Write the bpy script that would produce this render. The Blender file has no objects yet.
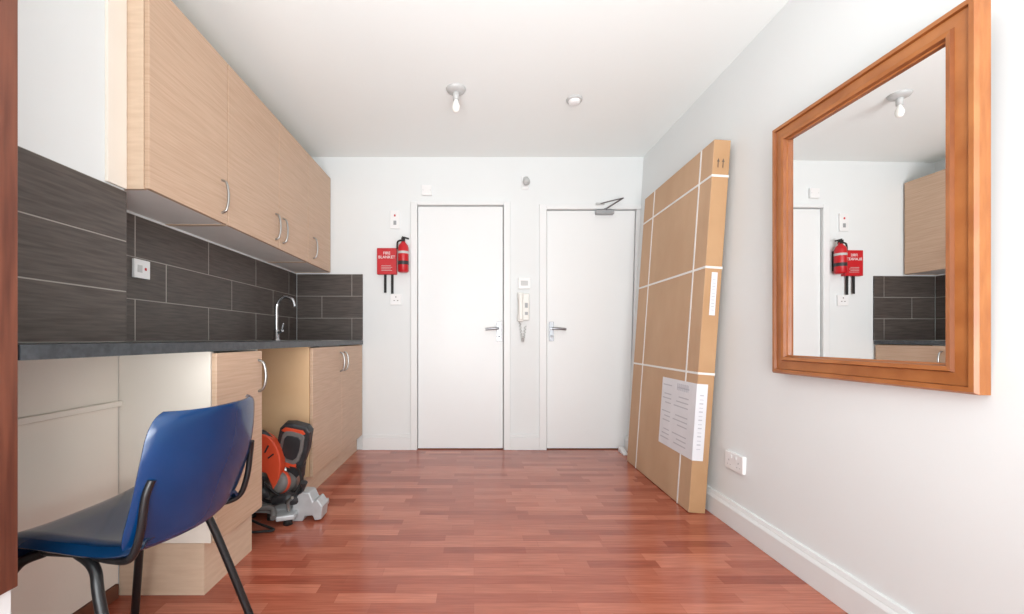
import bpy, math, random
from mathutils import Vector, Matrix
random.seed(4)
scene = bpy.context.scene
scene.view_settings.view_transform = 'Standard'
COL = scene.collection
F = 430.0; VX = 474.0; VY = 339.0; H = 2.45; D = 3.6; CH = 0.926
XL = -1.49; XP = -1.285; YP = 1.58

# ---------------------------------------------------------------- materials
def srgb(r, g, b):
    def c(u):
        u /= 255.0
        return u/12.92 if u <= 0.04045 else ((u+0.055)/1.055)**2.4
    return (c(r), c(g), c(b), 1.0)

def mat(name, rgb, rough=0.5, metal=0.0, var=0.04, nscale=8.0, stretch=(1, 1, 1), bump=0.0, spec=0.5, rgb2=None, emis=0.0, detail=4.0):
    m = bpy.data.materials.new(name); m.use_nodes = True
    nt = m.node_tree; b = nt.nodes['Principled BSDF']
    b.inputs['Roughness'].default_value = rough
    b.inputs['Metallic'].default_value = metal
    b.inputs['Specular IOR Level'].default_value = spec
    mp = nt.nodes.new('ShaderNodeMapping')
    geo = nt.nodes.new('ShaderNodeNewGeometry')
    mp.inputs['Scale'].default_value = stretch
    nt.links.new(geo.outputs['Position'], mp.inputs['Vector'])
    n = nt.nodes.new('ShaderNodeTexNoise'); n.inputs['Scale'].default_value = nscale; n.inputs['Detail'].default_value = detail
    nt.links.new(mp.outputs['Vector'], n.inputs['Vector'])
    r = nt.nodes.new('ShaderNodeValToRGB')
    c = srgb(*rgb)
    if rgb2: c2 = srgb(*rgb2)
    else: c2 = tuple(x*(1-var*2) for x in c[:3])+(1,)
    r.color_ramp.elements[0].position = 0.32; r.color_ramp.elements[1].position = 0.68
    r.color_ramp.elements[0].color = c2; r.color_ramp.elements[1].color = c
    nt.links.new(n.outputs['Fac'], r.inputs['Fac']); nt.links.new(r.outputs['Color'], b.inputs['Base Color'])
    if bump > 0:
        bp = nt.nodes.new('ShaderNodeBump'); bp.inputs['Strength'].default_value = bump; bp.inputs['Distance'].default_value = 0.01
        nt.links.new(n.outputs['Fac'], bp.inputs['Height']); nt.links.new(bp.outputs['Normal'], b.inputs['Normal'])
    if emis > 0:
        b.inputs['Emission Color'].default_value = c; b.inputs['Emission Strength'].default_value = emis
    return m

M_wall = mat('wall_paint', (229, 232, 232), 0.75, var=0.012, nscale=1.6, bump=0.05)
M_ceil = mat('ceiling_paint', (245, 250, 249), 0.8, var=0.004, nscale=2)
M_gloss = mat('white_gloss_paint', (233, 235, 235), 0.4, var=0.008, nscale=2)
M_gloss2 = mat('white_trim_paint', (231, 233, 233), 0.4, var=0.01, nscale=3)
M_gap = mat('dark_gap', (135, 131, 127), 0.9)  # flat grey for the shade in the door gaps
M_oak = mat('light_oak_laminate', (203, 173, 148), 0.45, rgb2=(189, 157, 131), nscale=3.0, stretch=(1, 1.8, 50), detail=8)
M_oak_side = mat('pale_oak_side', (218, 193, 169), 0.45, rgb2=(208, 181, 156), nscale=3.0, stretch=(3, 3, 24), detail=6)
M_cream = mat('cream_panel', (240, 232, 221), 0.5, rgb2=(234, 225, 213), nscale=2)
M_tan = mat('tan_chipboard_side', (222, 186, 146), 0.5, rgb2=(214, 176, 134), nscale=3)
M_under = mat('cabinet_underside', (240, 235, 230), 0.5, var=0.02)
M_tile = mat('slate_tile', (90, 81, 76), 0.42, rgb2=(67, 60, 56), nscale=4.0, stretch=(2, 2, 28), detail=8, bump=0.05)
M_grout = mat('pale_grout', (160, 154, 148), 0.8)
M_top = mat('dark_worktop', (66, 70, 74), 0.38, rgb2=(44, 47, 51), nscale=60)
M_chrome = mat('chrome', (190, 192, 195), 0.16, 1.0, var=0.01)
M_handle = mat('brushed_handle_metal', (145, 146, 149), 0.3, 1.0, var=0.02)
M_satin = mat('satin_metal', (172, 172, 170), 0.28, 1.0, var=0.01)
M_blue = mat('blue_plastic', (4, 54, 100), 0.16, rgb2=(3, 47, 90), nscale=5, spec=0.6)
M_blue_shade = mat('blue_plastic_shade', (4, 40, 72), 0.16, rgb2=(3, 34, 62), nscale=5, spec=0.6)  # same blue plastic, darkened for the seat's grazing view and dark reflections
M_black = mat('black_metal', (22, 22, 24), 0.35, var=0.1)
M_rub = mat('black_rubber', (30, 29, 29), 0.7, var=0.1)
M_card = mat('cardboard', (198, 164, 132), 0.75, rgb2=(189, 154, 122), nscale=2.2, stretch=(2, 2, 1))
M_card2 = mat('cardboard_edge', (188, 149, 110), 0.75, rgb2=(178, 138, 99), nscale=4)
M_tape = mat('white_strap', (232, 230, 226), 0.5)
M_label = mat('white_label', (226, 226, 230), 0.6)
M_ink = mat('label_ink', (188, 188, 195), 0.7)
M_inkd = mat('dark_ink', (110, 92, 78), 0.7)
M_pine = mat('orange_pine', (178, 114, 64), 0.34, rgb2=(152, 90, 46), nscale=3.2, stretch=(14, 2.5, 2.5), detail=9)
M_pined = mat('dark_pine_edge', (144, 84, 42), 0.36, rgb2=(122, 66, 30), nscale=8)
M_red = mat('red_plastic', (196, 22, 34), 0.35, var=0.04)
M_plate = mat('white_plastic', (238, 238, 238), 0.35, var=0.01)
M_phone = mat('ivory_plastic', (234, 233, 228), 0.4, var=0.01)
M_grey = mat('grey_plastic', (160, 162, 164), 0.4)
M_pale = mat('pale_grey_plastic', (196, 197, 196), 0.4)
M_ward = mat('mahogany_wood', (112, 64, 47), 0.4, rgb2=(82, 43, 32), nscale=3, stretch=(20, 20, 1.5), detail=8)
M_orange = mat('orange_plastic', (210, 76, 44), 0.4, var=0.06)
M_alu = mat('cast_aluminium', (186, 188, 190), 0.45, 0.3, var=0.06, nscale=30)
M_tool = mat('dark_tool_plastic', (46, 47, 50), 0.45, var=0.15, nscale=20)
M_toolg = mat('grey_tool_plastic', (112, 108, 106), 0.5, var=0.1, nscale=20)
M_brown = mat('brown_baseboard', (110, 66, 48), 0.5)
M_bulb = mat('lamp_glass', (244, 243, 238), 0.3)
M_mirror = mat('mirror_glass', (253, 254, 254), 0.0, 1.0, var=0.0)
M_shadow = mat('seam_shade', (120, 92, 68), 0.7)  # shade in the cabinet door seams, put in as brown colour

def floor_mat():
    m = bpy.data.materials.new('red_laminate_planks'); m.use_nodes = True
    nt = m.node_tree; b = nt.nodes['Principled BSDF']; L = nt.links.new
    geo = nt.nodes.new('ShaderNodeNewGeometry')
    br = nt.nodes.new('ShaderNodeTexBrick')
    br.offset = 0.37; br.offset_frequency = 2; br.squash = 0.8; br.squash_frequency = 3
    br.inputs['Color1'].default_value = (0, 0, 0, 1); br.inputs['Color2'].default_value = (1, 1, 1, 1)
    br.inputs['Mortar'].default_value = (0.2, 0.2, 0.2, 1)
    br.inputs['Scale'].default_value = 1.0; br.inputs['Mortar Size'].default_value = 0.0006
    br.inputs['Brick Width'].default_value = 0.36; br.inputs['Row Height'].default_value = 0.058
    L(geo.outputs['Position'], br.inputs['Vector'])
    ramp = nt.nodes.new('ShaderNodeValToRGB')
    cr = ramp.color_ramp
    cr.elements[0].position = 0.0; cr.elements[0].color = srgb(154, 77, 58)
    cr.elements[1].position = 1.0; cr.elements[1].color = srgb(196, 119, 95)
    e = cr.elements.new(0.5); e.color = srgb(175, 97, 75)
    L(br.outputs['Color'], ramp.inputs['Fac'])
    mp = nt.nodes.new('ShaderNodeMapping'); mp.inputs['Scale'].default_value = (2.2, 34, 1)
    L(geo.outputs['Position'], mp.inputs['Vector'])
    n = nt.nodes.new('ShaderNodeTexNoise'); n.inputs['Scale'].default_value = 3; n.inputs['Detail'].default_value = 8
    L(mp.outputs['Vector'], n.inputs['Vector'])
    r2 = nt.nodes.new('ShaderNodeValToRGB')
    r2.color_ramp.elements[0].position = 0.3; r2.color_ramp.elements[0].color = (0.76, 0.70, 0.68, 1)
    r2.color_ramp.elements[1].position = 0.7; r2.color_ramp.elements[1].color = (1.06, 1.06, 1.06, 1)
    L(n.outputs['Fac'], r2.inputs['Fac'])
    mx = nt.nodes.new('ShaderNodeMix'); mx.data_type = 'RGBA'; mx.blend_type = 'MULTIPLY'; mx.inputs[0].default_value = 1.0
    L(ramp.outputs['Color'], mx.inputs[6]); L(r2.outputs['Color'], mx.inputs[7])
    L(mx.outputs[2], b.inputs['Base Color'])
    b.inputs['Roughness'].default_value = 0.2; b.inputs['Specular IOR Level'].default_value = 0.65
    return m
M_floor = floor_mat()

# ---------------------------------------------------------------- geometry builder
class G:
    def __init__(s): s.v = []; s.f = []; s.mi = []; s.sm = []
    def add(s, vs, fs, mi=0, smooth=False):
        o = len(s.v); s.v += [Vector(p) for p in vs]
        for f in fs: s.f.append([i+o for i in f]); s.mi.append(mi); s.sm.append(smooth)
        return s
    def box(s, x0, x1, y0, y1, z0, z1, mi=0):
        vs = [(x0,y0,z0),(x1,y0,z0),(x1,y1,z0),(x0,y1,z0),(x0,y0,z1),(x1,y0,z1),(x1,y1,z1),(x0,y1,z1)]
        return s.hexa(vs, mi)
    def hexa(s, vs, mi=0):
        return s.add(vs, [(0,3,2,1),(4,5,6,7),(0,1,5,4),(1,2,6,5),(2,3,7,6),(3,0,4,7)], mi)
    def prism(s, poly, y0, y1, mi=0):
        n = len(poly)
        vs = [(x, y0, z) for x, z in poly]+[(x, y1, z) for x, z in poly]
        fs = [tuple(range(n)), tuple(reversed(range(n, 2*n)))]+[(i, i+n, (i+1) % n+n, (i+1) % n) for i in range(n)]
        return s.add(vs, fs, mi)
    def tube(s, pts, r, mi=0, n=14, smooth_path=True, closed=False):
        pts = [Vector(p) for p in pts]
        if smooth_path and len(pts) > 2:
            out = []
            N = len(pts)
            for i in range(N-1):
                p0 = pts[max(i-1,0)]; p1 = pts[i]; p2 = pts[i+1]; p3 = pts[min(i+2,N-1)]
                for k in range(8):
                    t = k/8
                    out.append(0.5*((2*p1)+(-p0+p2)*t+(2*p0-5*p1+4*p2-p3)*t*t+(-p0+3*p1-3*p2+p3)*t**3))
            out.append(pts[-1]); pts = out
        rings = []
        t0 = (pts[1]-pts[0]).normalized()
        up = Vector((0,0,1)) if abs(t0.z) < 0.9 else Vector((1,0,0))
        u = t0.cross(up).normalized()
        for i, p in enumerate(pts):
            if i == 0: t = pts[1]-pts[0]
            elif i == len(pts)-1: t = pts[-1]-pts[-2]
            else: t = pts[i+1]-pts[i-1]
            t.normalize()
            u = (u - t*u.dot(t)).normalized(); w = t.cross(u)
            rr = r[i*(len(r)-1)//max(len(pts)-1,1)] if isinstance(r, (list, tuple)) else r
            rings.append([p + (u*math.cos(a)+w*math.sin(a))*rr for a in [2*math.pi*k/n for k in range(n)]])
        vs = [p for rg in rings for p in rg]; fs = []
        for i in range(len(rings)-1):
            for k in range(n):
                a = i*n+k; b = i*n+(k+1) % n
                fs.append((a, b, b+n, a+n))
        s.add(vs, fs, mi, True)
        s.add(rings[0], [tuple(reversed(range(n)))], mi); s.add(rings[-1], [tuple(range(n))], mi)
        return s
    def lathe(s, prof, o, axis=(0,0,1), mi=0, n=32):
        ax = Vector(axis).normalized(); o = Vector(o)
        up = Vector((1,0,0)) if abs(ax.x) < 0.9 else Vector((0,1,0))
        u = ax.cross(up).normalized(); w = ax.cross(u)
        vs = []; fs = []
        for (r, h) in prof:
            for k in range(n):
                a = 2*math.pi*k/n
                vs.append(o+ax*h+(u*math.cos(a)+w*math.sin(a))*max(r, 1e-5))
        for i in range(len(prof)-1):
            for k in range(n):
                a = i*n+k; b = i*n+(k+1) % n
                fs.append((a, b, b+n, a+n))
        s.add(vs, fs, mi, True)
        return s
    def xform(s, M):
        s.v = [M @ p for p in s.v]; return s
    def build(s, name, mats, parent=None, bevel=0.0, seg=2, **props):
        if not isinstance(mats, (list, tuple)): mats = [mats]
        lo = Vector([min(p[i] for p in s.v) for i in range(3)]); hi = Vector([max(p[i] for p in s.v) for i in range(3)])
        c = (lo+hi)/2; c.z = lo.z
        me = bpy.data.meshes.new(name)
        me.from_pydata([p-c for p in s.v], [], s.f)
        for m in mats: me.materials.append(m)
        for p, mi, sm in zip(me.polygons, s.mi, s.sm): p.material_index = mi; p.use_smooth = sm
        me.update()
        ob = bpy.data.objects.new(name, me); COL.objects.link(ob)
        ob.location = c
        if parent is not None:
            ob.parent = parent
            ob.location = c - WL[parent.name]
        WL[ob.name] = c.copy()
        if bevel > 0:
            b = ob.modifiers.new('bevel', 'BEVEL'); b.width = bevel; b.segments = seg; b.limit_method = 'ANGLE'; b.angle_limit = math.radians(50)
        for k, v in props.items(): ob[k] = v
        return ob
WL = {}
def empty(name, loc, label, category, **props):
    e = bpy.data.objects.new(name, None); COL.objects.link(e); e.location = loc; e.empty_display_size = 0.05
    WL[e.name] = Vector(loc); e['label'] = label; e['category'] = category
    for k, v in props.items(): e[k] = v
    return e
def B(x0, x1, y0, y1, z0, z1): return G().box(x0, x1, y0, y1, z0, z1)
def S(label): return dict(kind='structure', label=label)
def text(name, body, size, loc, rot, m, parent, ext=0.0004):
    c = bpy.data.curves.new(name, 'FONT'); c.body = body; c.size = size; c.extrude = ext; c.align_x = 'CENTER'; c.align_y = 'CENTER'
    t = bpy.data.objects.new(name+'_tmp', c); COL.objects.link(t)
    bpy.context.view_layer.update()
    me = bpy.data.meshes.new_from_object(t.evaluated_get(bpy.context.evaluated_depsgraph_get()))
    bpy.data.objects.remove(t)
    me.materials.clear(); me.materials.append(m)
    ob = bpy.data.objects.new(name, me); COL.objects.link(ob)
    ob.rotation_euler = rot; ob.parent = parent; ob.location = Vector(loc)-WL[parent.name]
    return ob

# ---------------------------------------------------------------- room shell
YB = -1.6
def wx(z): return 1.280 + 0.140*z/H      # right wall, slightly out of plumb
B(XL-0.1, 1.6, YB, D+0.15, -0.06, 0).build('floor', M_floor, **S('red-brown laminate strip floor'))
B(XL-0.1, 1.6, YB, D+0.15, H, H+0.06).build('ceiling', M_ceil, **S('plain white painted ceiling'))
B(XL-0.1, XP, YB, YP, 0, H).build('wall_left', M_wall, **S('white painted projecting wall'))
B(XL-0.1, XL, YP, D+0.1, 0, H).build('wall_left_recess', M_wall, **S('white painted recessed wall behind the kitchen units'))
g = G(); t = 0.08
g.hexa([(wx(0),YB,0),(wx(0)+t,YB,0),(wx(0)+t,D+0.1,0),(wx(0),D+0.1,0),(wx(H),YB,H),(wx(H)+t,YB,H),(wx(H)+t,D+0.1,H),(wx(H),D+0.1,H)])
g.build('wall_right', M_wall, **S('white painted wall'))
d1 = (-0.474, 0.248, 2.045); d2 = (0.606, 1.36, 2.01)
g = G()
g.box(XL, d1[0], D, D+0.06, 0, H); g.box(d1[0], d1[1], D, D+0.06, d1[2], H)
g.box(d1[1], d2[0], D, D+0.06, 0, H); g.box(d2[0], 1.45, D, D+0.06, d2[2], H)
g.build('wall_back', M_wall, **S('white painted wall with two doors'))
B(XL, 1.45, D+0.062, D+0.09, 0, H).build('door_gap_backing', M_gap, **S('added grey backing behind the doors, coloured as gap shade'))  # unseen sheet keeps outside light out; its grey stands for gap shade
g = G(); wz0, wz1, wa, wb = 0.5, 2.25, -1.1, 1.15
g.box(XP-0.1, wa, YB-0.1, YB, 0, H); g.box(wb, 1.5, YB-0.1, YB, 0, H); g.box(wa, wb, YB-0.1, YB, 0, wz0); g.box(wa, wb, YB-0.1, YB, wz1, H)
g.build('wall_front', M_wall, **S('white wall with a wide window'))
g = G()
for x in (wa, -0.0, wb-0.05): g.box(x, x+0.05, YB-0.08, YB-0.03, wz0, wz1)
g.box(wa, wb, YB-0.08, YB-0.03, wz0, wz0+0.05); g.box(wa, wb, YB-0.08, YB-0.03, wz1-0.05, wz1)
g.build('window_1', M_gloss2, **S('white framed window'))

# doors
def door(name, x0, x1t, x1b, ztop, label):
    g = G(); y0, y1 = D+0.010, D+0.046
    g.hexa([(x0,y0,0.008),(x1b,y0,0.008),(x1b,y1,0.008),(x0,y1,0.008),(x0,y0,ztop),(x1t,y0,ztop),(x1t,y1,ztop),(x0,y1,ztop)])
    return g.build(name, M_gloss, None, 0.002, **S(label))
D1 = door('door_1', d1[0]+0.005, d1[1]-0.006, d1[1]-0.006, d1[2]-0.006, 'plain white flush door with lever handle')
D2 = door('door_2', d2[0]+0.006, d2[1]-0.007, 1.30, d2[2]-0.006, 'plain white flush door with closer')
def lever(parent, x, z, dirn):
    g = G(); y = D+0.010
    g.box(x-0.020, x+0.020, y-0.008, y, z-0.084, z+0.077)
    g.tube([(x, y-0.006, z+0.02), (x, y-0.05, z+0.02)], 0.010, smooth_path=False)
    g.tube([(x, y-0.045, z+0.02), (x+dirn*0.04, y-0.05, z+0.02), (x+dirn*0.115, y-0.046, z+0.014)], 0.0105)
    g.lathe([(0.0,0.004),(0.009,0.003),(0.009,0)], (x, y-0.008, z-0.045), (0,-1,0))
    g.build('handle', M_handle, parent, 0.002, label='satin chrome lever handle on backplate')
lever(D1, (499-VX)/119.4, CH+(339-331)/119.4, -1)
lever(D2, (551.5-VX)/119.4, CH+(339-331)/119.4, 1)
g = G(); c = 0.018
g.box(d1[0]-0.055, d1[0], D-c, D, 0, d1[2]+0.03); g.box(d1[1], d1[1]+0.055, D-c, D, 0, d1[2]+0.03); g.box(d1[0], d1[1], D-c, D, d1[2], d1[2]+0.03)
g.build('trim_1', M_gloss2, None, 0.004, **S('white door frame'))
g = G()
g.box(d2[0]-0.06, d2[0], D-c, D, 0, d2[2]+0.04); g.box(d2[0], 1.395, D-c, D, d2[2], d2[2]+0.04)
za_ = d2[2]
g.hexa([(1.306,D-0.006,0),(1.45,D-0.006,0),(1.45,D+0.06,0),(1.306,D+0.06,0),(1.359,D-0.006,za_),(1.45,D-0.006,za_),(1.45,D+0.06,za_),(1.359,D+0.06,za_)])
g.build('trim_2', M_gloss2, None, 0.003, **S('white door frame'))
def skirt_back(name, x0, x1):
    g = G(); g.box(x0, x1, D-0.016, D, 0, 0.105); g.box(x0, x1, D-0.009, D, 0.105, 0.13)
    g.build(name, M_gloss2, None, 0.003, **S('white painted baseboard'))
skirt_back('baseboard_back', -0.93, d1[0]-0.055)
skirt_back('baseboard_back_middle', d1[1]+0.055, d2[0]-0.06)
g = G()
def sk(x0, x1, z0, z1):
    g.hexa([(x0,YB,z0),(1.33,YB,z0),(1.33,D,z0),(x0,D,z0),(x1,YB,z1),(1.33,YB,z1),(1.33,D,z1),(x1,D,z1)])
sk(1.260, 1.262, 0, 0.092); sk(1.262, 1.270, 0.092, 0.104); sk(1.270, 1.276, 0.104, 0.122)
g.build('baseboard_right', M_gloss2, None, 0.002, **S('white moulded baseboard'))
B(XP, XP+0.014, 0.9, YP-0.04, 0, 0.05).build('baseboard_left', M_brown, None, 0.002, **S('thin brown baseboard strip'))
g = G(); g.box(XP, XP+0.006, 0.875, 1.545, 0.052, 0.88); g.build('trim_5', M_cream, None, 0.0, **S('warm off-white panel on the wall below the worktop'))
B(XP+0.006, XP+0.024, 0.875, 1.545, 0.685, 0.705).build('trim_3', M_cream, None, 0.003, **S('pale painted ledge under the worktop'))
B(XP, XP+0.012, 1.495, 1.578, 1.475, H).build('trim_4', M_cream, None, 0.002, **S('cream vertical filler strip beside the wall cabinets'))

# ---------------------------------------------------------------- backsplash tiles
ZT0, ZT1 = 0.916, 1.468; RH = (ZT1-ZT0)/3
def tiles(name, axis, a0, a1, plane, label, seams, gv):
    g = G(); th = 0.009
    def bx(u0, u1, z0, z1, d, mi):
        if axis == 'y': g.box(plane, plane+d, u0, u1, z0, z1, mi)
        else: g.box(u0, u1, plane-d, plane, z0, z1, mi)
    bx(a0, a1, ZT0-0.001, ZT1, 0.0075, 1)
    gr = 0.0022
    for r in range(3):
        us = [a0]+[u for u in seams[r % 2] if a0 < u < a1]+[a1]
        for s0, e0 in zip(us[:-1], us[1:]):
            bx(s0+(gv if s0 > a0 else 0), e0-(gv if e0 < a1 else 0), ZT0+r*RH+gr, ZT0+(r+1)*RH-gr, th, 0)
    return g.build(name, [M_tile, M_grout], None, 0.0007, label=label, category='backsplash')
tiles('tile_backsplash', 'y', 0.88, YP, XP, 'dark grey wood-effect tiles on the projecting wall', ([], []), 0.002)
tiles('tile_backsplash', 'y', YP+0.002, D-0.012, XL+0.0005, 'dark grey brick-bond tiles behind the worktop', ([1.88, 2.40, 2.92, 3.44], [2.07, 2.63, 3.17]), 0.0042)
tiles('tile_backsplash', 'x', XL+0.012, -0.93, D, 'dark grey brick-bond tiles on the end wall', ([-1.02], [-1.27]), 0.0022)

# ---------------------------------------------------------------- handles / cabinets
def bow(parent, x, y, z0, z1):
    g = G(); o = 0.032
    g.tube([(x-0.002, y, z0), (x+o*0.7, y, z0+0.015), (x+o, y, (z0+z1)/2), (x+o*0.7, y, z1-0.015), (x-0.002, y, z1)], 0.0055, n=10)
    return g.build('handle', M_satin, parent, label='satin metal bow handle')
def cab_door(parent, x0, x1, y0, y1, z0, z1, hy, hz0, hz1):
    d = B(x0, x1, y0+0.003, y1-0.003, z0, z1).build('door', M_oak, parent, 0.002)
    bow(d, x1, hy, hz0, hz1)
ZC0, ZC1 = 1.478, 2.265
XCF = -1.196
def upper(y0, y1, doors, label):
    e = empty('wall_cabinet', (XL+0.15, (y0+y1)/2, ZC0), label, 'cabinet', group='wall cabinets above the worktop')
    g = G(); t = 0.016; xf = XCF-0.019
    g.box(XL+0.001, xf, y0+0.0005, y0+t, ZC0, ZC1, 0); g.box(XL+0.001, xf, y1-t, y1-0.0005, ZC0, ZC1, 0)
    g.box(XL+0.001, xf, y0+t, y1-t, ZC0+0.002, ZC0+t, 1); g.box(XL+0.001, xf, y0+t, y1-t, ZC1-t, ZC1, 0)
    g.box(XL+0.001, XL+0.008, y0+t, y1-t, ZC0+t, ZC1-t, 1)
    g.box(xf-0.004, xf+0.0005, y0+t*0.3, y1-t*0.3, ZC0+t, ZC1-0.002, 2)  # dark sheet behind the doors gives the seams their painted shade
    g.build('body', [M_oak_side, M_under, M_shadow], e)
    for (a, b, hy) in doors:
        cab_door(e, XCF-0.018, XCF, a, b, ZC0+0.002, ZC1, hy, 1.525, 1.68)
upper(YP, 2.09, [(YP, 2.09, 2.04)], 'pale oak wall cabinet with one door, at the near end')
upper(2.09, 3.10, [(2.09, 2.64, 2.59), (2.64, 3.10, 2.69)], 'pale oak double-door wall cabinet with paired bow handles')
upper(3.10, 3.588, [(3.10, 3.588, 3.2)], 'pale oak single-door wall cabinet by the end wall')
XB = -0.93; ZW = 0.881
def base(y0, y1, doors, msides, zb, label, mdoor=M_oak):
    e = empty('base_cabinet', ((XL+XB)/2, (y0+y1)/2, 0), label, 'cabinet')
    xb = (XP if y0 < YP else XL)+0.003; xf = XB-0.02; t = 0.018
    g = G()
    g.box(xb, xf, y0, y0+t, zb, ZW-0.001, 0); g.box(xb if y0 > YP else XL+0.003, xf, y1-t, y1-0.001, zb, ZW-0.001, 0)
    g.box(xb, xf, y0+t, y1-t, zb, zb+t, 1); g.box(xb, xb+0.006, max(y0+t, YP+0.01), y1-t, zb+t, ZW-0.001, 1)
    g.build('body', [msides, M_under], e)
    B(xb, XB-0.045, y0+0.004, y1-0.004, 0, zb-0.003).build('plinth', M_oak_side, e)
    for (a, b, hy) in doors:
        cab_door(e, XB-0.018, XB, a, b, zb, ZW-0.006, hy, 0.70, 0.835)
base(1.55, 1.89, [(1.55, 1.89, 1.855)], M_cream, 0.19, 'narrow base cabinet with cream side and pale oak door')
base(2.48, 3.582, [(2.48, 3.03, 2.985), (3.03, 3.582, 3.075)], M_tan, 0.13, 'double-door pale oak base cabinet under the sink')

# worktop
sx0, sx1, sy0, sy1 = -1.29, -1.0, 2.78, 3.2
g = G(); za, zb_ = 0.882, 0.914; e0 = XB+0.004
g.box(XP+0.001, e0, 0.878, YP+0.001, za, zb_)
g.box(XL+0.001, e0, YP+0.001, sy0, za, zb_)
g.box(XL+0.001, sx0, sy0, sy1, za, zb_); g.box(sx1, e0, sy0, sy1, za, zb_)
g.box(XL+0.001, e0, sy1, D-0.012, za, zb_)
g.build('worktop', M_top, label='dark grey laminate kitchen worktop along the wall', category='worktop')
g = G(); r = 0.02; zt = zb_+0.003; zd = 0.80; i = 0.003
g.box(sx0-r, sx0+i, sy0-r, sy1+r, zb_+0.0005, zt); g.box(sx1-i, sx1+r, sy0-r, sy1+r, zb_+0.0005, zt)
g.box(sx0+i, sx1-i, sy0-r, sy0+i, zb_+0.0005, zt); g.box(sx0+i, sx1-i, sy1-i, sy1+r, zb_+0.0005, zt)
g.box(sx0+0.001, sx0+i, sy0+0.001, sy1-0.001, zd, zb_); g.box(sx1-i, sx1-0.001, sy0+0.001, sy1-0.001, zd, zb_)
g.box(sx0+i, sx1-i, sy0+0.001, sy0+i, zd, zb_); g.box(sx0+i, sx1-i, sy1-i, sy1-0.001, zd, zb_)
g.box(sx0+0.001, sx1-0.001, sy0+0.001, sy1-0.001, zd-0.003, zd)
g.lathe([(0.03, 0), (0.03, 0.002), (0.0, 0.002)], ((sx0+sx1)/2, (sy0+sy1)/2, zd))
g.build('sink', M_satin, label='stainless steel sink set in the worktop', category='sink')
tx, ty = -1.355, 2.95
e = empty('tap', (tx, ty, zb_), 'tall chrome swan-neck kitchen tap on the worktop', 'tap')
g = G(); g.lathe([(0.028,0),(0.028,0.008),(0.02,0.012),(0.018,0.07),(0.014,0.075),(0.0,0.076)], (tx,ty,zb_), n=24)
g.build('tap_body', M_chrome, e)
g = G(); g.tube([(tx,ty,zb_+0.06),(tx,ty,zb_+0.16),(tx+0.005,ty,zb_+0.25),(tx+0.05,ty,zb_+0.30),(tx+0.105,ty,zb_+0.285),(tx+0.125,ty,zb_+0.235)], 0.011)
g.build('spout', M_chrome, e)
g = G(); g.tube([(tx,ty,zb_+0.05),(tx+0.05,ty-0.02,zb_+0.07)], 0.010, smooth_path=False); g.tube([(tx+0.045,ty-0.018,zb_+0.068),(tx+0.055,ty-0.02,zb_+0.12)], 0.006, smooth_path=False)
g.build('lever', M_chrome, e)

# ---------------------------------------------------------------- wardrobe edge
e = empty('wardrobe', (-1.1, 0.6, 0), 'tall mahogany-brown wardrobe standing against the end of the worktop', 'wardrobe')
B(XP+0.004, -0.952, 0.32, 0.872, 0.425, 2.1).build('body', M_ward, e)
B(-0.9515, -0.924, 0.32, 0.872, 0.425, 2.1).build('door', M_ward, e, 0.002)
B(XP+0.02, -0.935, 0.34, 0.868, 0.0, 0.423).build('plinth', M_gloss2, e, label='white painted base')

# ---------------------------------------------------------------- wall mirror
e = empty('wall_mirror', (1.31, 1.468, 0.78), 'large mirror in an orange pine frame, hung on the white wall', 'mirror')
w, h = 0.736, 1.035; fw = 0.078
def ring(g, x0f, x1f, a, b, mi=0):
    def rc(i): return [(i, i), (w-i, i), (w-i, h-i), (i, h-i)]
    A = rc(a); Bp = rc(b)
    for k in range(4):
        k2 = (k+1) % 4
        vs = [(x0f,A[k][0],A[k][1]),(x0f,A[k2][0],A[k2][1]),(x1f,Bp[k2][0],Bp[k2][1]),(x1f,Bp[k][0],Bp[k][1])]
        g.add(vs, [(0,1,2,3)], mi)
g = G()
prof = [(0.020, 0.0), (-0.010, 0.0), (-0.018, 0.006), (-0.018, 0.018), (-0.010, 0.021), (-0.012, 0.054), (-0.021, 0.058), (-0.019, 0.070), (-0.008, 0.074), (-0.006, 0.078), (0.003, 0.078)]
mis = [0, 0, 0, 1, 0, 1, 0, 1, 0, 1]
for k in range(len(prof)-1): ring(g, prof[k][0], prof[k+1][0], prof[k][1], prof[k+1][1], mis[k])
g.add([(0.020,0,0),(0.020,w,0),(0.020,w,h),(0.020,0,h)], [(3,2,1,0)], 1)
Mrot = Matrix.Translation((1.303, 1.10, 0.782)) @ Matrix.Rotation(math.radians(1.25), 4, 'Z')
g.xform(Mrot); fr = g.build('frame', [M_pine, M_pined], e)
g = G(); g.box(0.002, 0.008, fw-0.002, w-fw+0.002, fw-0.002, h-fw+0.002); g.xform(Mrot); g.build('mirror_glass', M_mirror, e)

# ---------------------------------------------------------------- cardboard box
e = empty('cardboard_box', (1.2, 2.8, 0), 'tall flat cardboard box with white straps leaning on the wall', 'box')
O = Vector((1.140, 2.285, 0.004)); U = Vector((0.02, 0.98, 0)); V = Vector((0.138, 0, 1.985)); T = 0.088
Vn = V.normalized(); Un = U.normalized(); Nn = Un.cross(Vn).normalized()
if Nn.x < 0: Nn = -Nn
def P(a, b, c): return O + U*a + V*b + Nn*c
def slab(g, a0, a1, b0, b1, c0, c1, mi=0):
    g.hexa([P(a0,b0,c0),P(a0,b0,c1),P(a1,b0,c1),P(a1,b0,c0),P(a0,b1,c0),P(a0,b1,c1),P(a1,b1,c1),P(a1,b1,c0)], mi)
O.z = -min(P(0,0,0).z, P(0,0,T).z) + 0.001
g = G(); slab(g, 0, 1, 0, 1, 0, T); ob = g.build('carton', [M_card, M_card2], e, 0.004)
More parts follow.
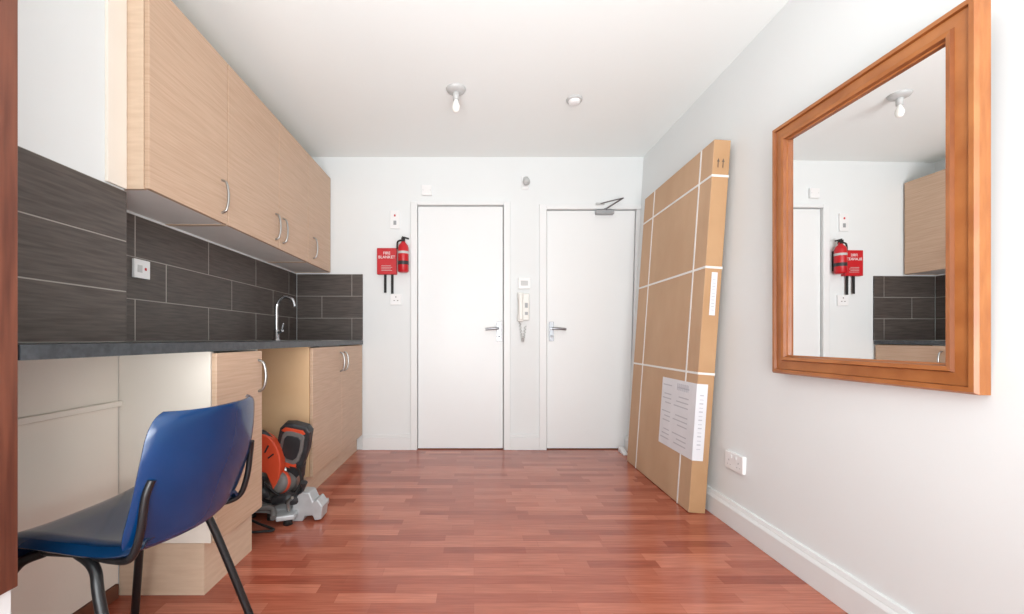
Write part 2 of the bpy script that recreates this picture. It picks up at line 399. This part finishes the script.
for p in ob.data.polygons:
    if abs(p.normal.y) > 0.9 or abs(p.normal.z) > 0.9: p.material_index = 1
for b in (0.37, 0.655, 0.90):
    g = G(); slab(g, -0.002, 1.002, b, b+0.006, -0.0015, 0); slab(g, -0.0015, 0, b, b+0.006, -0.0015, T+0.001)
    g.build('strap', M_tape, e, label='thin white packing strap')
for a in (0.13, 0.80):
    g = G(); slab(g, a, a+0.013, 0, 1.0, -0.0018, 0); g.build('strap', M_tape, e, label='thin white packing strap')
g = G(); slab(g, 0.0, 0.44, 0.14, 0.345, -0.0028, -0.0018); slab(g, -0.0030, -0.0015, 0.14, 0.345, -0.0028, 0.055)
g.build('shipping_label', M_label, e, label='large white printed label folded round the edge')
g = G()
for r in range(13):
    b = 0.16+r*0.0135
    if r % 4 == 3: continue
    slab(g, 0.30, 0.42-0.02*(r % 3), b, b+0.003, -0.0034, -0.0028)
    slab(g, 0.08, 0.26-0.03*((r+1) % 3), b, b+0.003, -0.0034, -0.0028)
for k in range(12):
    slab(g, 0.09+k*0.012, 0.094+k*0.012+0.003*(k % 2), 0.315, 0.335, -0.0034, -0.0028)
for k in range(14):
    b = 0.17+k*0.011
    slab(g, -0.0042, -0.0030, b, b+0.0015*(1+(k % 2)), 0.016, 0.036)
g.build('label_print', M_ink, e)
g = G(); slab(g, -0.0030, -0.0015, 0.53, 0.645, 0.034, 0.064); g.build('shipping_label', M_label, e)
g = G()
for k in range(10): slab(g, -0.0040, -0.0030, 0.543+k*0.009, 0.545+k*0.009, 0.040, 0.057)
g.build('label_print', M_ink, e)
g = G()
for c0 in (0.022, 0.048):
    slab(g, -0.0030, -0.0015, 0.925, 0.940, c0+0.003, c0+0.007)
    q = [P(-0.003, 0.940, c0-0.002), P(-0.003, 0.940, c0+0.012), P(-0.003, 0.950, c0+0.005)]
    g.add(q, [(0,1,2)])
g.build('label_print', M_inkd, e, label='small brown printed up arrows')

# ---------------------------------------------------------------- things on the end wall
def bx_(x): return (x-VX)/119.4
def bz_(y): return CH+(VY-y)/119.4
x0, x1, z0, z1 = bx_(378), bx_(397.5), bz_(275), bz_(249)
e = empty('fire_blanket', ((x0+x1)/2, D, z0), 'red fire blanket case with black pull tapes on the wall', 'fire blanket')
B(x0, x1, D-0.04, D-0.001, z0, z1).build('case', M_red, e, 0.004)
cx = (x0+x1)/2
text('lettering', 'FIRE\nBLANKET', 0.033, (cx, D-0.0405, z1-0.06), (math.pi/2, 0, 0), M_plate, e)
g = G()
for k in range(4): g.box(cx-0.045, cx+0.045-0.012*(k % 2), D-0.0408, D-0.04, z0+0.03+k*0.013, z0+0.033+k*0.013)
g.build('instruction_print', M_pale, e)
B(bx_(384.5), bx_(387), D-0.02, D-0.016, bz_(293), z0).build('pull_tape', M_rub, e)
B(bx_(391.5), bx_(394), D-0.02, D-0.016, bz_(294), z0).build('pull_tape', M_rub, e)
ex = bx_(404.5); zb = bz_(273.5); r = 0.044
e = empty('fire_extinguisher', (ex, D-0.065, zb), 'small red fire extinguisher with black head, wall mounted', 'fire extinguisher')
G().lathe([(0,0),(r-0.008,0.0),(r,0.01),(r,0.20),(r-0.006,0.222),(r-0.022,0.24),(0.016,0.248),(0.016,0.262),(0,0.262)], (ex, D-0.062, zb)).build('cylinder', M_red, e)
G().lathe([(r+0.0008,0.15),(r+0.0008,0.170)], (ex, D-0.062, zb)).build('information_band', M_pale, e)
G().lathe([(r+0.0008,0.06),(r+0.0008,0.09)], (ex, D-0.062, zb)).build('colour_band', M_tool, e, label='black code band')
g = G(); g.box(ex-0.014, ex+0.014, D-0.078, D-0.046, zb+0.25, zb+0.285)
g.hexa([(ex-0.01,D-0.07,zb+0.285),(ex+0.045,D-0.07,zb+0.27),(ex+0.045,D-0.054,zb+0.27),(ex-0.01,D-0.054,zb+0.285),(ex-0.01,D-0.07,zb+0.297),(ex+0.047,D-0.07,zb+0.282),(ex+0.047,D-0.054,zb+0.282),(ex-0.01,D-0.054,zb+0.297)])
g.tube([(ex-0.012,D-0.062,zb+0.265),(ex-0.045,D-0.066,zb+0.25),(ex-0.05,D-0.068,zb+0.19)], 0.007)
g.build('valve_head', M_rub, e, 0.002)
B(ex-0.02, ex+0.02, D-0.025, D, zb+0.03, zb+0.2).build('bracket', M_rub, e)
def plate(name, label, cat, x0, y0, x1, y1, extra=None, depth=0.014):
    X0, X1, Z0, Z1 = bx_(x0), bx_(x1), bz_(y1), bz_(y0)
    e = empty(name, ((X0+X1)/2, D, Z0), label, cat)
    B(X0, X1, D-depth, D-0.0005, Z0, Z1).build('plate', M_plate, e, 0.002)
    return e, (X0+X1)/2, (Z0+Z1)/2
e, cx, cz = plate('wall_switch', 'white switch plate with a red rocker on the wall', 'switch', 390.5, 211, 400, 229)
B(cx-0.012, cx+0.012, D-0.017, D-0.014, cz-0.045, cz-0.01).build('rocker', M_grey, e, 0.001)
B(cx-0.008, cx+0.006, D-0.016, D-0.014, cz+0.025, cz+0.042).build('neon_indicator', M_red, e, 0.001)
e, cx, cz = plate('wall_socket', 'small white socket plate under the fire blanket', 'socket', 390.5, 294, 402, 305)
for dx, dz, a, b in ((0, 0.02, 0.003, 0.007), (-0.014, -0.01, 0.006, 0.003), (0.014, -0.01, 0.006, 0.003)):
    B(cx+dx-a, cx+dx+a, D-0.0148, D-0.014, cz+dz-b, cz+dz+b).build('pin_hole', M_gap, e)
e, cx, cz = plate('blank_plate', 'white square blanking plate high on the wall', 'wall plate', 422, 186, 432, 196, depth=0.025)
for s in (-1, 1): G().lathe([(0.0,0.0012),(0.003,0.001),(0.003,0)], (cx+s*0.03, D-0.025, cz), (0,-1,0), n=12).build('screw', M_pale, e)
e, cx, cz = plate('name_plate', 'small white plastic box above the entry phone', 'wall plate', 518, 278, 530, 289, depth=0.025)
B(cx-0.03, cx+0.03, D-0.028, D-0.025, cz-0.02, cz+0.02).build('cover', M_pale, e, 0.002)
ax, az = bx_(525), bz_(183)
e = empty('motion_sensor', (ax, D, az-0.06), 'small pale grey swivel sensor mounted high between the doors', 'sensor')
g = G(); g.box(ax-0.03, ax+0.03, D-0.014, D-0.0005, az-0.055, az+0.055); g.build('mount', M_plate, e, 0.006)
G().tube([(ax, D-0.012, az), (ax, D-0.05, az-0.01)], 0.02, smooth_path=False).build('swivel', M_pale, e)
g = G(); g.lathe([(0,0),(0.022,0),(0.03,0.03),(0.026,0.05),(0,0.055)], (ax, D-0.045, az+0.02), (0.15,-0.45,-1)); g.build('head', M_pale, e)
px, pz = bx_(523), bz_(308)
e = empty('entry_phone', (px, D, pz-0.13), 'ivory entry phone handset with coiled cord on the wall', 'phone')
B(px-0.045, px+0.05, D-0.03, D-0.0005, pz-0.105, pz+0.12).build('base', M_phone, e, 0.008)
g = G()
g.box(px-0.05, px-0.002, D-0.055, D-0.03, pz+0.065, pz+0.125); g.box(px-0.05, px-0.002, D-0.055, D-0.03, pz-0.115, pz-0.055)
g.box(px-0.042, px-0.010, D-0.07, D-0.046, pz-0.1, pz+0.11)
g.build('handset', M_phone, e, 0.008, 3)
B(px+0.012, px+0.036, D-0.034, D-0.03, pz-0.06, pz-0.035).build('button', M_grey, e, 0.001)
B(px+0.012, px+0.036, D-0.034, D-0.03, pz+0.0, pz+0.04).build('button', M_grey, e, 0.001)
pts = []
for k in range(120):
    t = k/119; a = k*0.9
    zz = -0.11-0.17*math.sin(math.pi*t*0.92); xx = -0.03+0.045*t
    pts.append((px+xx+0.007*math.cos(a), D-0.03+0.007*math.sin(a), pz+zz))
G().tube(pts, 0.0032, n=6, smooth_path=False).build('coiled_cord', M_pale, e)
cx, cz = bx_(601), bz_(213)
e = empty('door_closer', (cx, D, cz), 'pale silver metal arm closer on top of the white door', 'door closer')
B(cx-0.05, cx+0.10, D-0.035, D+0.009, cz-0.017, cz+0.017).build('closer_body', M_grey, e, 0.004)
g = G()
g.tube([(cx+0.03, D-0.028, cz+0.025), (cx+0.14, D-0.14, cz+0.08)], 0.006, smooth_path=False)
g.tube([(cx+0.14, D-0.14, cz+0.08), (cx-0.02, D-0.02, cz+0.07)], 0.005, smooth_path=False)
g.tube([(cx+0.03, D-0.028, cz+0.012), (cx+0.03, D-0.028, cz+0.031)], 0.011, smooth_path=False)
g.build('closer_arm', M_handle, e)
B(cx-0.05, cx+0.02, D-0.03, D-0.0165, cz+0.06, cz+0.078).build('bracket', M_pale, e, 0.002)

sy, sz = 1.905, 1.235; X = XL+0.0097
e = empty('switch_socket', (X, sy, sz-0.043), 'white fused switch with red rocker on the dark tiles', 'switch')
B(X, X+0.012, sy-0.045, sy+0.045, sz-0.041, sz+0.041).build('plate', M_plate, e, 0.002)
B(X+0.012, X+0.015, sy+0.012, sy+0.022, sz-0.004, sz+0.008).build('rocker', M_red, e, 0.001)
B(X+0.012, X+0.0135, sy-0.028, sy-0.002, sz-0.016, sz+0.016).build('fuse_cover', M_pale, e, 0.0005)
sy, sz = 2.125, 0.318; X = wx(sz)+0.004
e = empty('double_socket', (X, sy, sz-0.05), 'white double power socket low on the white wall', 'socket')
B(X-0.02, X-0.0, sy-0.072, sy+0.072, sz-0.043, sz+0.043).build('plate', M_plate, e, 0.003)
for s in (-0.038, 0.038):
    B(X-0.0206, X-0.02, sy+s-0.002, sy+s+0.002, sz-0.002, sz+0.006).build('pin_hole', M_grey, e)
    for q in (-0.011, 0.011): B(X-0.0206, X-0.02, sy+s+q-0.003, sy+s+q+0.003, sz-0.021, sz-0.018).build('pin_hole', M_grey, e)
for s in (-0.018, 0.018): B(X-0.023, X-0.02, sy+s-0.006, sy+s+0.006, sz+0.016, sz+0.033).build('rocker', M_gloss, e, 0.001)

# ---------------------------------------------------------------- ceiling fixtures
lx, ly = -0.11, 2.62
e = empty('ceiling_light', (lx, ly, H), 'bare bulb in a white ceiling lamp holder', 'ceiling lamp')
G().lathe([(0,-0.024),(0.03,-0.024),(0.052,-0.016),(0.060,-0.004),(0.060,-0.0005)], (lx,ly,H)).build('ceiling_rose', M_pale, e)
G().lathe([(0,-0.070),(0.018,-0.067),(0.019,-0.028),(0.016,-0.020)], (lx,ly,H)).build('lamp_holder', M_pale, e)
G().lathe([(0.010,-0.066),(0.014,-0.08),(0.023,-0.100),(0.024,-0.115),(0.018,-0.135),(0.008,-0.143),(0,-0.144)], (lx,ly,H)).build('bulb', M_bulb, e)
sx, sy = 0.637, 2.73
e = empty('smoke_alarm', (sx, sy, H), 'round white smoke alarm on the ceiling', 'smoke alarm')
G().lathe([(0,-0.014),(0.047,-0.014),(0.05,-0.010),(0.05,-0.0005)], (sx,sy,H)).build('mount', M_pale, e)
G().lathe([(0,-0.034),(0.020,-0.033),(0.034,-0.028),(0.038,-0.014)], (sx,sy,H)).build('sensor_cover', M_plate, e)

# ---------------------------------------------------------------- chair
CYc = 1.2
e = empty('chair', (-0.92, CYc, 0), 'blue plastic stacking chair with black metal legs facing the worktop', 'chair')
def interp(arr, s):
    i = min(int(s), len(arr)-2); t = s-i
    p0 = arr[max(i-1,0)]; p1 = arr[i]; p2 = arr[i+1]; p3 = arr[min(i+2, len(arr)-1)]
    def f(a,b,c,d): return 0.5*((2*b)+(-a+c)*t+(2*a-5*b+4*c-d)*t*t+(-a+3*b-3*c+d)*t**3)
    if isinstance(p1, tuple): return tuple(f(a,b,c,d) for a,b,c,d in zip(p0,p1,p2,p3))
    return f(p0,p1,p2,p3)
RZ = Matrix.Translation((-0.92, CYc, 0)) @ Matrix.Rotation(math.radians(-5), 4, 'Z') @ Matrix.Translation((0.92, -CYc, 0))
def shell(name, prof, hw, isback, m, label, bulge):
    NS, NT = 44, 28; vs = []; fs = []
    for i in range(NS+1):
        s = i/NS*(len(prof)-1)
        (x, z) = interp(prof, s); w_ = interp(hw, s)
        for j in range(NT+1):
            t = -1+2*j/NT; roll = max(abs(t)-0.86, 0)/0.14
            if isback: xx = x - bulge*t*t - 0.010*roll**2; zz = z
            else: xx = x; zz = z + 0.014*abs(t)**3 - 0.004 - 0.024*roll**2
            vs.append((xx, CYc+w_*t, zz))
    for i in range(NS):
        for j in range(NT):
            a = i*(NT+1)+j; fs.append((a, a+1, a+NT+2, a+NT+1))
    g = G(); g.add(vs, fs, 0, True); g.xform(RZ)
    ob = g.build(name, m, e, label=label)
    so = ob.modifiers.new('sol', 'SOLIDIFY'); so.thickness = 0.010; so.offset = 0
    bv = ob.modifiers.new('bv', 'BEVEL'); bv.width = 0.003; bv.segments = 3; bv.limit_method = 'ANGLE'
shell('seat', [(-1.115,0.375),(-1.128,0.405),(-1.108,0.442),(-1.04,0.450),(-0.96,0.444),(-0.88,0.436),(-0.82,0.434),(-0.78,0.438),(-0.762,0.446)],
      [0.17,0.190,0.200,0.207,0.207,0.205,0.200,0.190,0.175], False, M_blue_shade, 'blue plastic seat, colour darkened for its grazing reflections', 0)
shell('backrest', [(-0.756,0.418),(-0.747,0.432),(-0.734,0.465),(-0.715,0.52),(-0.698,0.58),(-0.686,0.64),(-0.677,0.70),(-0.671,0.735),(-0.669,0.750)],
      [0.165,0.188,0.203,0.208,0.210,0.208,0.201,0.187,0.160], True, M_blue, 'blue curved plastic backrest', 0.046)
tr = 0.012
for s in (-1, 1):
    y = CYc+s*0.165; yo = CYc+s*0.205
    g = G(); g.tube([(-1.03, y, 0.408), (-1.085, y+s*0.015, 0.38), (-1.11, yo-s*0.01, 0.30), (-1.16, yo+s*0.02, 0.0)], tr)
    g.xform(RZ).build('leg', M_black, e)
    g = G(); g.tube([(-0.94, y, 0.408), (-0.885, y+s*0.012, 0.38), (-0.85, yo-s*0.01, 0.30), (-0.745, yo+s*0.02, 0.0)], tr)
    g.xform(RZ).build('leg', M_black, e)
    g = G()
    g.tube([(-1.04, y, 0.408), (-0.93, y, 0.407), (-0.84, y+s*0.01, 0.402), (-0.775, y+s*0.03, 0.42), (-0.748, yo-s*0.006, 0.48), (-0.736, yo-s*0.006, 0.56), (-0.727, yo-s*0.014, 0.60)], 0.009)
    g.xform(RZ).build('side_frame', M_black, e)
for x in (-1.035, -0.93): G().tube([(x, CYc-0.165, 0.407), (x, CYc+0.165, 0.407)], 0.010, smooth_path=False).xform(RZ).build('cross_bar', M_black, e)

# ---------------------------------------------------------------- mitre saw in the gap
mx, my = -0.99, 2.30
e = empty('mitre_saw', (mx, my, 0), 'orange and black mitre saw with grey metal base on the floor', 'power tool')
g = G()
g.lathe([(0,0.03),(0.11,0.03),(0.125,0.035),(0.125,0.055),(0.115,0.062),(0,0.062)], (mx,my,0))
g.hexa([(mx+0.02,my-0.20,0.03),(mx+0.10,my-0.17,0.03),(mx+0.10,my+0.02,0.03),(mx-0.03,my-0.02,0.03),(mx+0.02,my-0.20,0.055),(mx+0.10,my-0.17,0.055),(mx+0.10,my+0.02,0.062),(mx-0.03,my-0.02,0.062)])
g.prism([(mx+0.06,0.0),(mx+0.12,0.0),(mx+0.13,0.025),(mx+0.17,0.03),(mx+0.18,0.005),(mx+0.215,0.01),(mx+0.222,0.075),(mx+0.195,0.115),(mx+0.175,0.10),(mx+0.155,0.145),(mx+0.11,0.15),(mx+0.07,0.10)], my-0.12, my-0.03)
g.box(mx+0.07, mx+0.2, my-0.04, my+0.05, 0.03, 0.06)
g.box(mx-0.2, mx-0.02, my+0.03, my+0.05, 0.05, 0.10)
g.box(mx-0.2, mx-0.06, my-0.09, my+0.05, 0.03, 0.055)
g.build('saw_base', M_alu, e, 0.006)
for (a, b) in ((-0.17,-0.06),(-0.05,-0.09),(0.06,-0.15),(-0.17,0.03)):
    G().lathe([(0,0),(0.022,0),(0.02,0.03),(0,0.03)], (mx+a,my+b,0)).build('foot', M_rub, e)
poly = [(-1.035,0.34),(-1.022,0.46),(-1.0,0.49),(-0.955,0.498),(-0.885,0.49),(-0.862,0.465),(-0.866,0.36),(-0.885,0.27),(-0.92,0.235),(-0.985,0.245),(-1.02,0.285)]
pc = Vector((-0.95, 0, 0.37))
Rt = Matrix.Translation((-0.95, my-0.03, 0.37)) @ Matrix.Rotation(math.radians(12), 4, 'X') @ Matrix.Rotation(math.radians(10), 4, 'Y') @ Matrix.Translation((0.95, -(my-0.03), -0.37))
g = G().prism(poly, my-0.06, my+0.0); g.xform(Rt); g.build('blade_housing', M_tool, e, 0.012, 3)
def inset(poly, k): return [(pc.x+(x-pc.x)*k, pc.z+(z-pc.z)*k) for x, z in poly]
g = G().prism(inset(poly, 0.72), my-0.068, my-0.058); g.xform(Rt); g.build('housing_cover', M_toolg, e, 0.004)
g = G().prism(inset(poly, 0.52), my-0.073, my-0.066); g.xform(Rt); g.build('housing_badge', M_tool, e, 0.003)
g = G().prism([(-1.01,0.455),(-0.99,0.475),(-0.90,0.472),(-0.885,0.455),(-0.90,0.448),(-0.99,0.448)], my-0.067, my-0.058); g.xform(Rt); g.build('accent_panel', M_orange, e, 0.002)
g = G().prism([(-1.005,0.262),(-0.93,0.246),(-0.905,0.262),(-0.93,0.285),(-0.99,0.295)], my-0.067, my-0.058); g.xform(Rt); g.build('accent_panel', M_orange, e, 0.002)
arc = []
cxg, czg = -1.10, 0.28
for k in range(13):
    a = math.radians(118-k*14); arc.append((cxg+0.115*math.cos(a), czg+0.165*math.sin(a)))
arc += [(-1.03, 0.17), (-1.06, 0.24), (-1.10, 0.25), (-1.165, 0.24)]
g = G().prism(arc, my-0.11, my-0.05); g.build('blade_guard', M_orange, e, 0.012, 3)
for k in range(3):
    a = math.radians(80-k*26)
    g = G().tube([(cxg+0.06*math.cos(a), my-0.112, czg+0.085*math.sin(a)), (cxg+0.09*math.cos(a), my-0.112, czg+0.128*math.sin(a))], 0.004, smooth_path=False)
    g.build('guard_rib', M_tool, e)
g = G(); g.tube([(-1.15,my-0.08,0.41),(-1.13,my-0.09,0.45),(-1.08,my-0.09,0.44),(-1.045,my-0.08,0.40)], 0.016); g.build('handle', M_tool, e)
G().lathe([(0,-0.001),(0.12,-0.001),(0.12,0.002),(0,0.002)], (-1.04,my-0.035,0.20), (0.2,-1,0.1)).build('saw_blade', M_satin, e)
g = G(); g.lathe([(0,0),(0.035,0.0),(0.052,0.012),(0.055,0.05),(0.055,0.11),(0.045,0.125),(0.02,0.13),(0,0.13)], (-0.985,my+0.02,0.165), (-0.25,-1,0.2))
g.build('motor_housing', M_toolg, e)
g = G(); g.lathe([(0.056,0),(0.060,0.004),(0.060,0.02),(0.056,0.024)], (-0.985-0.02,my-0.055,0.18), (-0.25,-1,0.2)); g.build('motor_collar', M_orange, e)
g = G()
g.tube([(-0.95,my,0.27),(-0.97,my+0.03,0.18),(-0.98,my+0.06,0.06)], [0.05,0.045,0.05])
g.tube([(-1.14,my-0.05,0.20),(-1.12,my-0.03,0.13),(-1.03,my+0.02,0.06)], [0.04,0.045,0.045])
g.tube([(-1.02,my-0.1,0.10),(-0.95,my-0.12,0.12),(-0.90,my-0.09,0.10)], [0.025,0.03,0.022])
g.build('pivot_arm', M_tool, e)
G().tube([(-0.90,my-0.10,0.13),(-0.86,my-0.14,0.17),(-0.85,my-0.15,0.21)], [0.008,0.008,0.018], smooth_path=False).build('clamp_knob', M_tool, e)
G().tube([(-0.93,my-0.14,0.06),(-0.93,my-0.15,0.11),(-0.90,my-0.17,0.14)], 0.008).build('clamp_rod', M_satin, e)
G().tube([(-1.16,my-0.12,0.06),(-1.02,my-0.14,0.075),(-0.98,my-0.20,0.05)], 0.014).build('support_bar', M_toolg, e)
g = G(); g.tube([(mx-0.18,my-0.1,0.012),(mx-0.10,my-0.22,0.012),(mx-0.2,my-0.27,0.012),(mx-0.02,my-0.26,0.012),(mx+0.03,my-0.24,0.014),(mx-0.08,my-0.18,0.02),(mx-0.21,my-0.05,0.012),(mx-0.2,my,0.10)], 0.006)
g.build('power_cord', M_rub, e)
g = G(); g.tube([(-0.93,my-0.04,0.26),(-0.885,my-0.10,0.20),(-0.92,my-0.13,0.13),(-1.0,my-0.12,0.14),(-1.06,my-0.12,0.20)], 0.006); g.build('power_cord', M_rub, e)

g = G(); g.hexa([(1.19,3.42,0),(1.23,3.42,0),(1.23,3.55,0),(1.19,3.55,0),(1.19,3.42,0.008),(1.23,3.42,0.008),(1.23,3.55,0.04),(1.19,3.55,0.04)])
g.build('door_wedge', M_plate, None, 0.002, label='small white plastic wedge on the floor by the door', category='door wedge')

# ---------------------------------------------------------------- lights
def area(name, loc, rot, sx, sy, en, col=(1,1,1), spread=180):
    l = bpy.data.lights.new(name, 'AREA'); l.shape = 'RECTANGLE'; l.size = sx; l.size_y = sy; l.energy = en; l.color = col
    l.spread = math.radians(spread)
    o = bpy.data.objects.new(name, l); COL.objects.link(o); o.location = loc; o.rotation_euler = rot
    return o
area('window_daylight', (0.02, YB+0.02, 1.38), (math.radians(90), 0, 0), 2.2, 1.7, 45, (0.96, 0.985, 1.0), 160)
area('ceiling_fill', (0.0, -0.6, 0.8), (math.radians(146), 0, 0), 1.8, 0.9, 49, (0.96, 0.99, 1.0), 175)  # added fill light behind the camera, brightens the ceiling
area('ceiling_fill', (0.0, -0.3, 0.5), (math.radians(126), 0, 0), 1.6, 0.6, 12.5, (0.96, 0.99, 1.0), 105)  # second added fill, aimed towards the far ceiling
w_ = bpy.data.worlds.new('sky'); scene.world = w_; w_.use_nodes = True
w_.node_tree.nodes['Background'].inputs[0].default_value = (0.92, 0.965, 1.0, 1)
w_.node_tree.nodes['Background'].inputs[1].default_value = 1.3

# ---------------------------------------------------------------- camera
cam = bpy.data.cameras.new('camera'); co = bpy.data.objects.new('camera', cam); COL.objects.link(co)
co.location = (0, 0, CH); co.rotation_euler = (math.radians(90), 0, 0)
cam.sensor_width = 36; cam.lens = F*36/1024
cam.shift_x = (512-VX)/1024; cam.shift_y = (VY-307)/1024
cam.clip_start = 0.02
scene.camera = co
